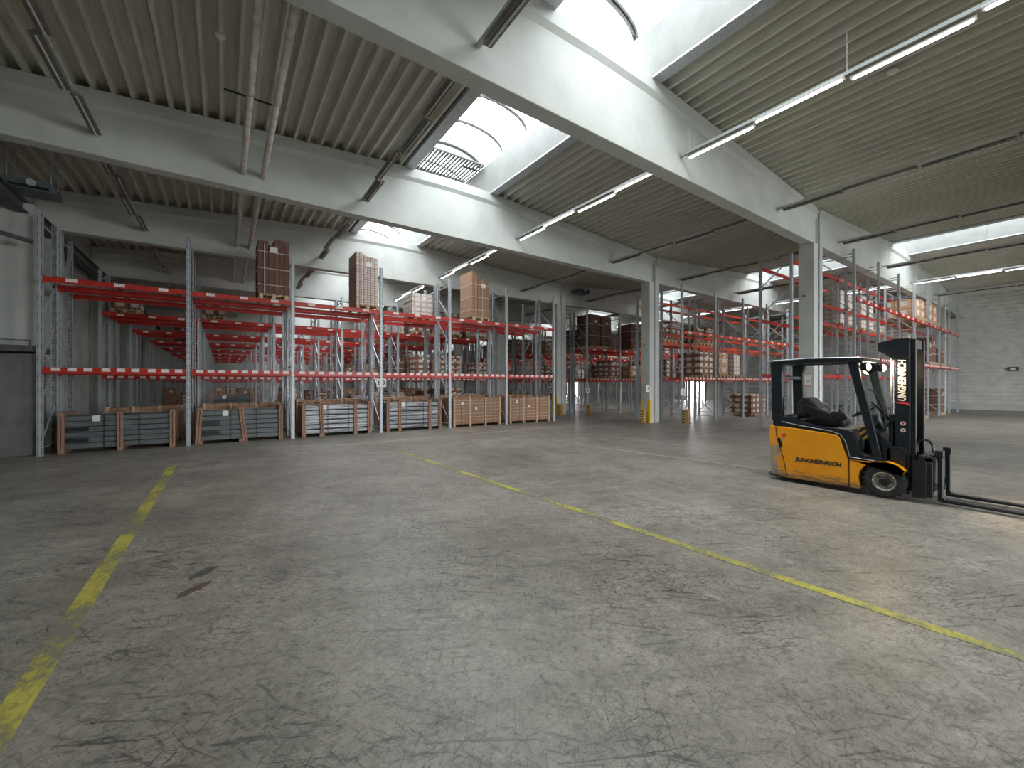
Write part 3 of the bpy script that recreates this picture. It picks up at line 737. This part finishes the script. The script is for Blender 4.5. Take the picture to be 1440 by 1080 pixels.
# right hall
load(16.95, 16.55, 3.672, .8, 1.0, 1.75, 'plaincarton', 'tall dark brown stack', 'between the two middle columns, left one', group='tall stacks between the columns')
load(17.85, 16.55, 3.672, .8, 1.0, 1.7, 'plaincarton', 'tall dark brown stack', 'between the two middle columns, beside the left one', group='tall stacks between the columns')
load(20.5, 16.55, 3.672, .9, 1.0, 1.5, 'plaincarton', 'tall dark brown stack', 'left of the middle column', group='tall stacks between the columns')
load(18.2, 10.85, 2.002, 1.15, 1.1, 1.0, 'carton', 'dark carton block with white labels', 'on the lower beams right of the middle column')
load(19.7, 10.85, 2.002, .8, 1.1, 1.05, 'tan', 'plain tan carton', 'on the lower beams next to the dark carton block')
load(20.95, 10.85, 2.002, .6, 1.1, 1.0, 'whitecarton', 'white labelled carton stack', 'on the lower beams left of the forklift cab')
load(23.2, 10.85, 0, 1.5, 1.1, 1.0, 'carton', 'brown carton load with white top', 'on the floor just left of the forklift')
for i, x in enumerate((16.95, 17.85, 20.0, 21.0)): load(x, 12.2, 3.672, .8, 1.0, .75+.1*(i % 2), 'carton', 'dark red-brown stack', 'on the middle level right of the middle column, place %s' % ORD[i])
for i, (x, h) in enumerate(((26.9, .85), (27.85, .9), (29.5, 1.0), (30.5, .95))): load(x, 5.35, 4.722, .85, 1.0, h, 'tan', 'tan carton load', 'on the top beams near the right wall, place %s' % ORD[i])
for i, (x, z, h) in enumerate(((21.6, 4.122, 1.4), (22.6, 4.122, 1.3), (24.3, 4.122, 1.5), (25.2, 4.122, 1.4), (27.0, 4.122, .8), (32.2, 4.122, .9))): load(x, 6.67, z, .85, 1.0, h, 'whitecarton', 'pale wrapped carton stack', 'in the rear rack above the forklift roof, place %s' % ORD[i])
for i, (x, z, h) in enumerate(((28.0, 0, 1.0), (29.4, 2.672, 1.1), (30.3, 2.672, 1.3), (32.4, 0, 1.3), (32.2, 2.672, .8))): load(x, 5.35, z, .85, 1.0, h, 'plaincarton', 'dark carton load', 'in the rack right of the mast, place %s' % ORD[i])
for k in range(1, 6):
    y = hall2[k][0]
    for fr, yy in (('front', y+.55), ('rear', y+1.87)):
        for b in range(6):
            for s in range(3):
                x = XS3[b]+.46+s*(XS3[b+1]-XS3[b]-.92)/2
                for lv, z in (('floor', 0), ('lower', 2.002), ('top', 3.672)):
                    pr = {'floor': .1, 'lower': .55, 'top': .45}[lv] if k > 1 else {'floor': 0, 'lower': .35, 'top': 0}[lv]
                    if k == 1 and fr == 'rear': pr = {'floor': 0, 'lower': .3, 'top': .4}[lv]
                    if k > 2: pr += .1
                    if k > 2 and fr == 'rear' or k > 4: pr = 0
                    if random.random() < pr:
                        m_ = random.choice(mats); h = random.uniform(.6, 1.2)
                        load(x, yy, z, .74, 1.0, h, m_, {'carton': 'brown carton stack', 'plaincarton': 'dark brown carton stack', 'tan': 'tan carton stack', 'whitecarton': 'pale carton stack', 'board': 'brown board stack'}[m_],
                             'right hall, %s row %s, bay %s, %s, place %s' % (ORD[k+1], fr, ORD[b], lv, ORD[s]))
# ------------------------------------------------------------------ forklift (x forward, y left, z up)
FK = thing('forklift', 'orange and black electric forklift with forks lowered, headlights on', 'forklift', (8.54, 1.81, 0), R(-90))
def both(fn):
    for s in (-1, 1): fn(s)
def sideprism(pts, ya, yb, name, mat, s=1, parent=FK, bevel=.01):
    return MB().prism(pts, 'y', *sorted((s*ya, s*yb))).obj(name, mat, parent, bevel=bevel)
arcp = lambda cx, cz, r, a0, a1, n: [(cx+r*math.cos(R(a0+(a1-a0)*i/n)), cz+r*math.sin(R(a0+(a1-a0)*i/n))) for i in range(n+1)]
def side(s):
    pan = [(-1.44, .10), (-1.45, .5), (-1.46, .955), (-1.29, .955), (-.9, .925), (-.62, .893)] + arcp(-.60, .813, .08, 78, 20, 4) + [(-.50, .74), (-.425, .50), (-.415, .09), (-1.30, .07)]
    sp = sideprism(pan, .44, .53, 'side_panel', 'orangebody', s, bevel=.018)
    fend = [(-.41, .09), (-.405, .515), (-.10, .53), (.04, .545), (.14, .52), (.235, .44), (.215, .405)] + arcp(0, .25, .30, 38, 205, 14) + [(-.28, .09)]
    sideprism(fend, .40, .53, 'front_fender', 'orangebody', s, bevel=.012)
    trim = [(-1.50, .96), (-1.51, 1.17), (-1.30, 1.13), (-1.05, 1.05), (-.8, 1.0), (-.44, .97), (-.385, .95), (-.35, .86), (-.275, .64), (-.22, .60), (.0, .59), (.02, .535), (-.40, .52), (-.42, .53), (-.49, .75)] + [(-.515, .84), (-.57, .895), (-.75, .915), (-1.29, .958)]
    sideprism(trim, .38, .525, 'side_cover', 'navy', s, bevel=.012)
    ln = [(-1.36, 1.04), (-1.0, .985), (-.66, .945), (-.52, .90), (-.46, .80), (-.40, .56), (-.1, .545)]
    MB().tube([(x, s*.528, z) for x, z in ln], .007, 6).obj('silver_line', 'chrome', FK)
    # pillars
    MB().prism([(-1.53, 1.05), (-1.36, 1.08), (-1.375, 1.9), (-1.34, 2.04), (-1.55, 2.08)], 'y', *sorted((s*.40, s*.50))).obj('rear_pillar', 'navy', FK, bevel=.015)
    MB().prism([(-.45, 2.06), (-.33, 2.06), (-.03, .58), (-.13, .58)], 'y', *sorted((s*.42, s*.49))).obj('front_pillar', 'navy', FK, bevel=.012)
    # front wheel
    w_ = thing('wheel_assembly', None, None)
    bpy.data.objects.remove(w_)
    c = (0, s*.43, .25); W = .09
    prof = [(.13, -W*s), (.15, -W*s), (.215, -W*s*1.02), (.24, -W*s*.86), (.247, 0), (.24, W*s*.86), (.215, W*s*1.02), (.15, W*s), (.135, W*s*.85), (.13, 0)]
    ty = MB().lathe(prof, c, 'y', 40)
    for i in range(20):
        a = 2*math.pi*i/20
        for sg in (-1, 1):
            aa = a+(.08 if sg > 0 else -.08); u = Vector((math.cos(aa), 0, math.sin(aa))); cc = Vector(c)+u*.238+Vector((0, sg*.055, 0))
            ty.bar(cc-Vector((0, .035, 0))-u*.0, cc+Vector((0, .035, 0))+u*.0, .034, .03, up=tuple(u))
    tyre = ty.obj('front_tyre', 'rubber', FK)
    rim = MB().lathe([(.13, s*.075), (.14, s*.088), (.128, s*.092), (.112, s*.06), (.10, s*.045), (.06, s*.045), (.055, s*.075), (.03, s*.08), (0, s*.08)], c, 'y', 32).obj('rim', 'rim', tyre, smooth=True)
    hub = MB().lathe([(.062, s*.05), (.06, s*.085), (.045, s*.095), (0, s*.095)], c, 'y', 20).obj('hub', 'black', tyre)
    for i in range(5):
        a = 2*math.pi*i/5
        MB().lathe([(.011, s*.045), (.011, s*.06), (0, s*.06)], (c[0]+.083*math.cos(a), c[1], c[2]+.083*math.sin(a)), 'y', 6).obj('wheel_nut', 'black', tyre)
    # headlight
    h = MB().lathe([(.0, -.05), (.05, -.05), (.065, .0), (.065, .03), (.055, .03)], (-.24, s*.40, 1.965), 'x', 20).obj('headlight', 'black', FK)
    MB().lathe([(.054, .025), (.05, .04), (.03, .055), (0, .06)], (-.24, s*.40, 1.965), 'x', 16).obj('lens', 'lamp_on', h)
    MB().bar((-.28, s*.40, 1.97), (-.30, s*.40, 2.06), .03).obj('bracket', 'black', h)
both(side)
# counterweight with rounded corners
cw = [(-1.44, -.53), (-1.50, -.525), (-1.565, -.49), (-1.605, -.41), (-1.63, -.2), (-1.635, 0), (-1.63, .2), (-1.605, .41), (-1.565, .49), (-1.50, .525), (-1.44, .53)]
m_ = MB(); nlev = [(.10, .97), (.16, 1.0), (.80, 1.0), (.90, .99), (.955, .965)]
for z, k_ in nlev:
    m_.v += [(-1.44+(x+1.44)*(k_ if x < -1.44 else 1)*(1 if z > .16 else .85), y*(.99 if k_ < 1 else 1), z) for x, y in cw]
n = len(cw)
for i in range(len(nlev)-1): m_.f += [(i*n+j, i*n+(j+1) % n, (i+1)*n+(j+1) % n, (i+1)*n+j) for j in range(n)]
m_.f += [tuple(range(n))[::-1], tuple(range(len(m_.v)-n, len(m_.v)))]
m_.obj('counterweight', 'orangebody', FK, bevel=.008)
MB().prism([(-1.60, -.46), (-1.55, -.51), (-1.30, -.52), (-1.30, .52), (-1.55, .51), (-1.60, .46)], 'z', .065, .11).obj('rear_bumper', 'steel_dark', FK, bevel=.01)
MB().tube([(-1.452, -.531, .95), (-1.44, -.532, .78), (-1.39, -.532, .6), (-1.33, -.532, .4), (-1.275, -.532, .09)], .006, 6).obj('panel_seam', 'black', FK)
MB().tube([(-.412, -.531, .53), (-.408, -.531, .09)], .005, 6).obj('panel_seam', 'black', FK)
MB().prism([(-1.43, .74), (-1.39, .76), (-1.35, .66), (-1.35, .58), (-1.39, .60)], 'y', -.538, -.52).obj('latch', 'black', FK, bevel=.004)
MB().box(-1.36, -1.29, -.538, -.525, .78, .84).obj('reflector', 'orange', FK, bevel=.004)
tx = part('lettering', text_mesh('JUNGHEINRICH', .088, 'ink', .0035, .25, 1.02), FK, (-.83, -.5325, .415), (R(90), 0, 0)); tx['label'] = 'dark maker lettering on the orange side'
# chassis, hood, floor
MB().box(-1.44, -.42, -.44, .44, .12, .93).obj('battery_hood', 'navy', FK, bevel=.01)
MB().box(-.42, .12, -.38, .38, .12, .50).obj('chassis', 'black', FK, bevel=.01)
MB().box(-.44, -.02, -.40, .40, .51, .56).obj('floor_plate', 'black', FK, bevel=.006)
MB().box(-1.0, -.42, -.36, .38, .965, .985).obj('deck_mat', 'rim', FK, bevel=.004)
MB().box(-1.46, -.42, -.38, .38, .93, .962).obj('hood_top', 'navy', FK, bevel=.008)
MB().prism([(-.13, .55), (.06, .55), (.06, .80), (-.14, 1.0), (-.2, 1.0)], 'y', -.40, .40).obj('front_cowl', 'navy', FK, bevel=.012)
MB().prism([(-.24, 1.03), (-.36, 1.03), (-.34, .90), (-.29, .80), (-.24, .86)], 'y', -.31, -.295).obj('hazard_panel', 'hazard', FK, bevel=.003)
# rear wheels
for y in (-.09, .09):
    ty = MB().lathe([(.08, -.07), (.16, -.075), (.19, -.06), (.195, 0), (.19, .06), (.16, .075), (.08, .07)], (-1.12, y, .195), 'y', 28).obj('rear_tyre', 'rubber', FK)
# roof
rf = MB(); rf.prism([(-1.56, 2.05), (-1.53, 2.10), (-1.0, 2.125), (-.30, 2.105), (-.25, 2.06), (-.28, 2.03), (-.4, 2.05), (-1.35, 2.05)], 'y', -.51, -.44)
rf.prism([(-1.56, 2.05), (-1.53, 2.10), (-1.0, 2.125), (-.30, 2.105), (-.25, 2.06), (-.28, 2.03), (-.4, 2.05), (-1.35, 2.05)], 'y', .44, .51)
rf.box(-1.56, -1.42, -.44, .44, 2.05, 2.10); rf.box(-.40, -.26, -.44, .44, 2.04, 2.105)
roof = rf.obj('roof_frame', 'navy', FK, bevel=.01)
for i in range(7):
    y = -.36+i*.12; MB().box(-1.42, -.40, y-.018, y+.018, 2.065, 2.10).obj('roof_bar', 'navy', roof)
MB().tube([(-1.52, -.50, 2.112), (-1.0, -.50, 2.131), (-.30, -.50, 2.112)], .008, 6).obj('roof_edge_trim', 'chrome', roof)
MB().box(-1.53, -1.40, -.42, .42, 1.78, 1.84).obj('rear_crossbar', 'navy', FK, bevel=.01)
MB().box(-1.50, -1.38, -.42, .42, .95, 1.14).obj('rear_panel', 'navy', FK, bevel=.01)
# windscreen and wiper
ws = MB(); ws.add([(-.345, -.42, 2.03), (-.345, .42, 2.03), (-.08, .42, .95), (-.08, -.42, .95), (-.34, -.42, 2.03), (-.34, .42, 2.03), (-.075, .42, .95), (-.075, -.42, .95)],
                  [(0, 1, 2, 3), (7, 6, 5, 4), (0, 4, 5, 1), (1, 5, 6, 2), (2, 6, 7, 3), (3, 7, 4, 0)])
ws.obj('windscreen', 'glass', FK)
MB().bar((-.17, -.36, 1.42), (-.05, .36, 1.02), .03, .02).obj('wiper', 'black', FK)
MB().tube([(-.22, -.40, 1.62), (-.14, -.40, 1.60), (-.03, -.40, 1.30), (.0, -.40, 1.0)], .014, 8).obj('screen_rail', 'black', FK)
# seat, armrest, steering
st = MB(); st.prism([(-1.22, .99), (-.62, .99), (-.56, 1.05), (-.62, 1.12), (-1.2, 1.10)], 'y', -.22, .22); st.obj('seat', 'seat', FK, bevel=.03)
MB().prism([(-1.24, 1.10), (-1.27, 1.30), (-1.18, 1.46), (-1.08, 1.47), (-.92, 1.28), (-.90, 1.22), (-1.1, 1.12)], 'y', -.21, .21).obj('backrest', 'seat', FK, bevel=.035)
ar = MB().prism([(-1.12, 1.30), (-1.08, 1.36), (-.62, 1.17), (-.58, 1.10), (-.64, 1.05), (-1.1, 1.2)], 'y', -.34, -.25).obj('armrest', 'black', FK, bevel=.02)
MB().prism([(-.72, 1.15), (-.70, 1.25), (-.55, 1.24), (-.50, 1.15), (-.56, 1.09)], 'y', -.35, -.24).obj('control_console', 'black', ar, bevel=.02)
MB().tube([(-.60, -.3, 1.22), (-.60, -.3, 1.29)], .014, 8).obj('lever', 'black', ar)
cl = MB().bar((-.10, .0, .85), (-.30, .0, 1.20), .12, .12).obj('steering_column', 'black', FK, bevel=.015)
sw = MB(); cc = Vector((-.37, 0, 1.25)); ax = Vector((-.55, 0, .83)).normalized(); e1 = Vector((0, 1, 0)); e2 = ax.cross(e1)
sw.tube([cc+e1*.16*math.cos(t*math.pi/12)+e2*.16*math.sin(t*math.pi/12) for t in range(25)], .014, 8)
for a in (0, 2.1, 4.2): sw.bar(cc, cc+e1*.155*math.cos(a)+e2*.155*math.sin(a), .022, .014)
sw.tube([cc-ax*.06, cc+ax*.015], .035, 12); sw.obj('steering_wheel', 'black', FK)
MB().prism([(-.26, 1.08), (-.16, 1.05), (-.14, 1.22), (-.24, 1.26)], 'y', -.38, -.16).obj('display_unit', 'black', FK, bevel=.015)
# mast
def chan(u0, u1, ya, yb, z0, z1, s):
    t = .022; m = MB(); o_, i_ = (ya, yb)
    m.box(u0, u1, *sorted((s*o_, s*(o_-t))), z0, z1)
    m.box(u0, u0+t, *sorted((s*(o_-t), s*i_)), z0, z1); m.box(u1-t, u1, *sorted((s*(o_-t), s*i_)), z0, z1)
    return m
for s in (-1, 1):
    chan(.09, .25, .36, .285, .10, 2.30, s).obj('outer_mast_rail', 'navy', FK, bevel=.004)
    chan(.13, .30, .283, .215, .12, 2.36, s).obj('inner_mast_rail', 'black', FK, bevel=.004)
    MB().tube([(.045, s*.30, .2), (.045, s*.30, 1.25)], .035, 14).obj('lift_cylinder', 'black', FK, smooth=False)
    MB().tube([(.045, s*.30, 1.25), (.045, s*.30, 2.22)], .02, 12).obj('piston_rod', 'chrome', FK)
for z in (.3, 1.15): MB().box(.02, .09, -.36, .36, z, z+.1).obj('mast_crossbar', 'navy', FK, bevel=.008)
MB().box(.13, .28, -.215, .215, 2.22, 2.36).obj('mast_crossbar', 'black', FK, bevel=.008)
MB().prism([(-.10, 2.20), (-.10, 2.33), (.09, 2.37), (.25, 2.37), (.25, 2.08), (.08, 2.06)], 'y', -.375, -.361).obj('mast_head_plate', 'navy', FK, bevel=.004)
MB().prism([(-.10, 2.20), (-.10, 2.33), (.09, 2.35), (.09, 2.24)], 'y', -.36, .36).obj('mast_crossbar', 'navy', FK, bevel=.01)
MB().prism([(.0, .42), (.0, .72), (.08, .78), (.22, .75), (.22, .42)], 'y', -.40, -.365).obj('mast_bracket', 'black', FK, bevel=.01)
MB().tube([(.02, -.12, 1.2), (.02, -.12, .5)], .02, 8).obj('hose', 'black', FK)
tj = part('mast_lettering', text_mesh('UNGHEINRICH', .115, 'label', .004, .15, .78), FK, (.172, -.3625, 1.75), (R(90), R(-90), 0)); tj['label'] = 'white maker lettering on the mast'
part('mast_initial', text_mesh('J', .15, 'redink', .006, .15, .8), FK, (.165, -.3625, 1.415), (R(90), R(-90), 0))
for z in (1.12, 1.02):
    d = MB().lathe([(0, -.003), (.03, -.003), (.03, 0)], (.18, -.361, z), 'y', 16).obj('round_sticker', 'label', FK)
    MB().lathe([(0, -.0045), (.014, -.0045), (.014, 0)], (.18, -.361, z), 'y', 12).obj('mark', 'redink', d)
# carriage and forks
MB().box(.42, .50, -.45, .45, .17, .60).obj('side_shifter', 'black', FK, bevel=.01)
MB().box(.36, .42, -.46, .46, .24, .33).obj('carriage_bar', 'black', FK, bevel=.006)
MB().box(.36, .42, -.46, .46, .58, .68).obj('carriage_bar', 'black', FK, bevel=.006)
for s in (-1, 1):
    MB().box(.28, .36, *sorted((s*.20, s*.14)), .14, .66).obj('carriage_plate', 'black', FK, bevel=.006)
    MB().box(.42, .50, *sorted((s*.44, s*.38)), .10, .66).obj('side_shift_plate', 'black', FK, bevel=.006)
    MB().box(.30, .44, *sorted((s*.475, s*.461)), .08, .62).obj('guide_plate', 'black', FK, bevel=.006)
    MB().box(.42, .52, *sorted((s*.34, s*.20)), .20, .28).obj('lower_hook', 'steel_dark', FK, bevel=.006)
    fk = MB(); y0 = s*.27
    fk.prism([(.53, .05), (.53, .74), (.575, .74), (.575, .12), (.60, .085), (1.74, .062), (1.76, .05), (1.74, .042), (.58, .04)], 'y', y0-.055, y0+.055)
    fk.obj('fork', 'black', FK, bevel=.005)
    MB().box(.50, .585, y0-.06, y0+.06, .66, .76).obj('fork_hook', 'black', FK, bevel=.006)
MB().box(.42, .53, -.44, .44, .60, .66).obj('shift_beam', 'black', FK, bevel=.006)
MB().tube([(.44, -.30, .66), (.44, -.30, .70), (.52, -.30, .70)], .018, 8).obj('hydraulic_pipe', 'chrome', FK)
for dy in (0, .045):
    MB().tube([(.30, -.20+dy, .70)]+[(.38-.085*math.cos(a), -.22+dy, .78+.11*math.sin(a)) for a in [i*math.pi/8 for i in range(9)]]+[(.47, -.24+dy, .66)], .013, 8).obj('hydraulic_hose', 'black', FK)
for s in (-1, 1):
    sp = bpy.data.lights.new('headlight_beam', 'SPOT'); sp.energy = 26; sp.color = (1, .72, .42); sp.spot_size = R(95); sp.spot_blend = .6; sp.shadow_soft_size = .04
    so = bpy.data.objects.new('headlight_beam', sp); C.objects.link(so); so.parent = FK; so.location = (-.16, s*.40, 1.96); so.rotation_euler = (0, R(-68), 0)
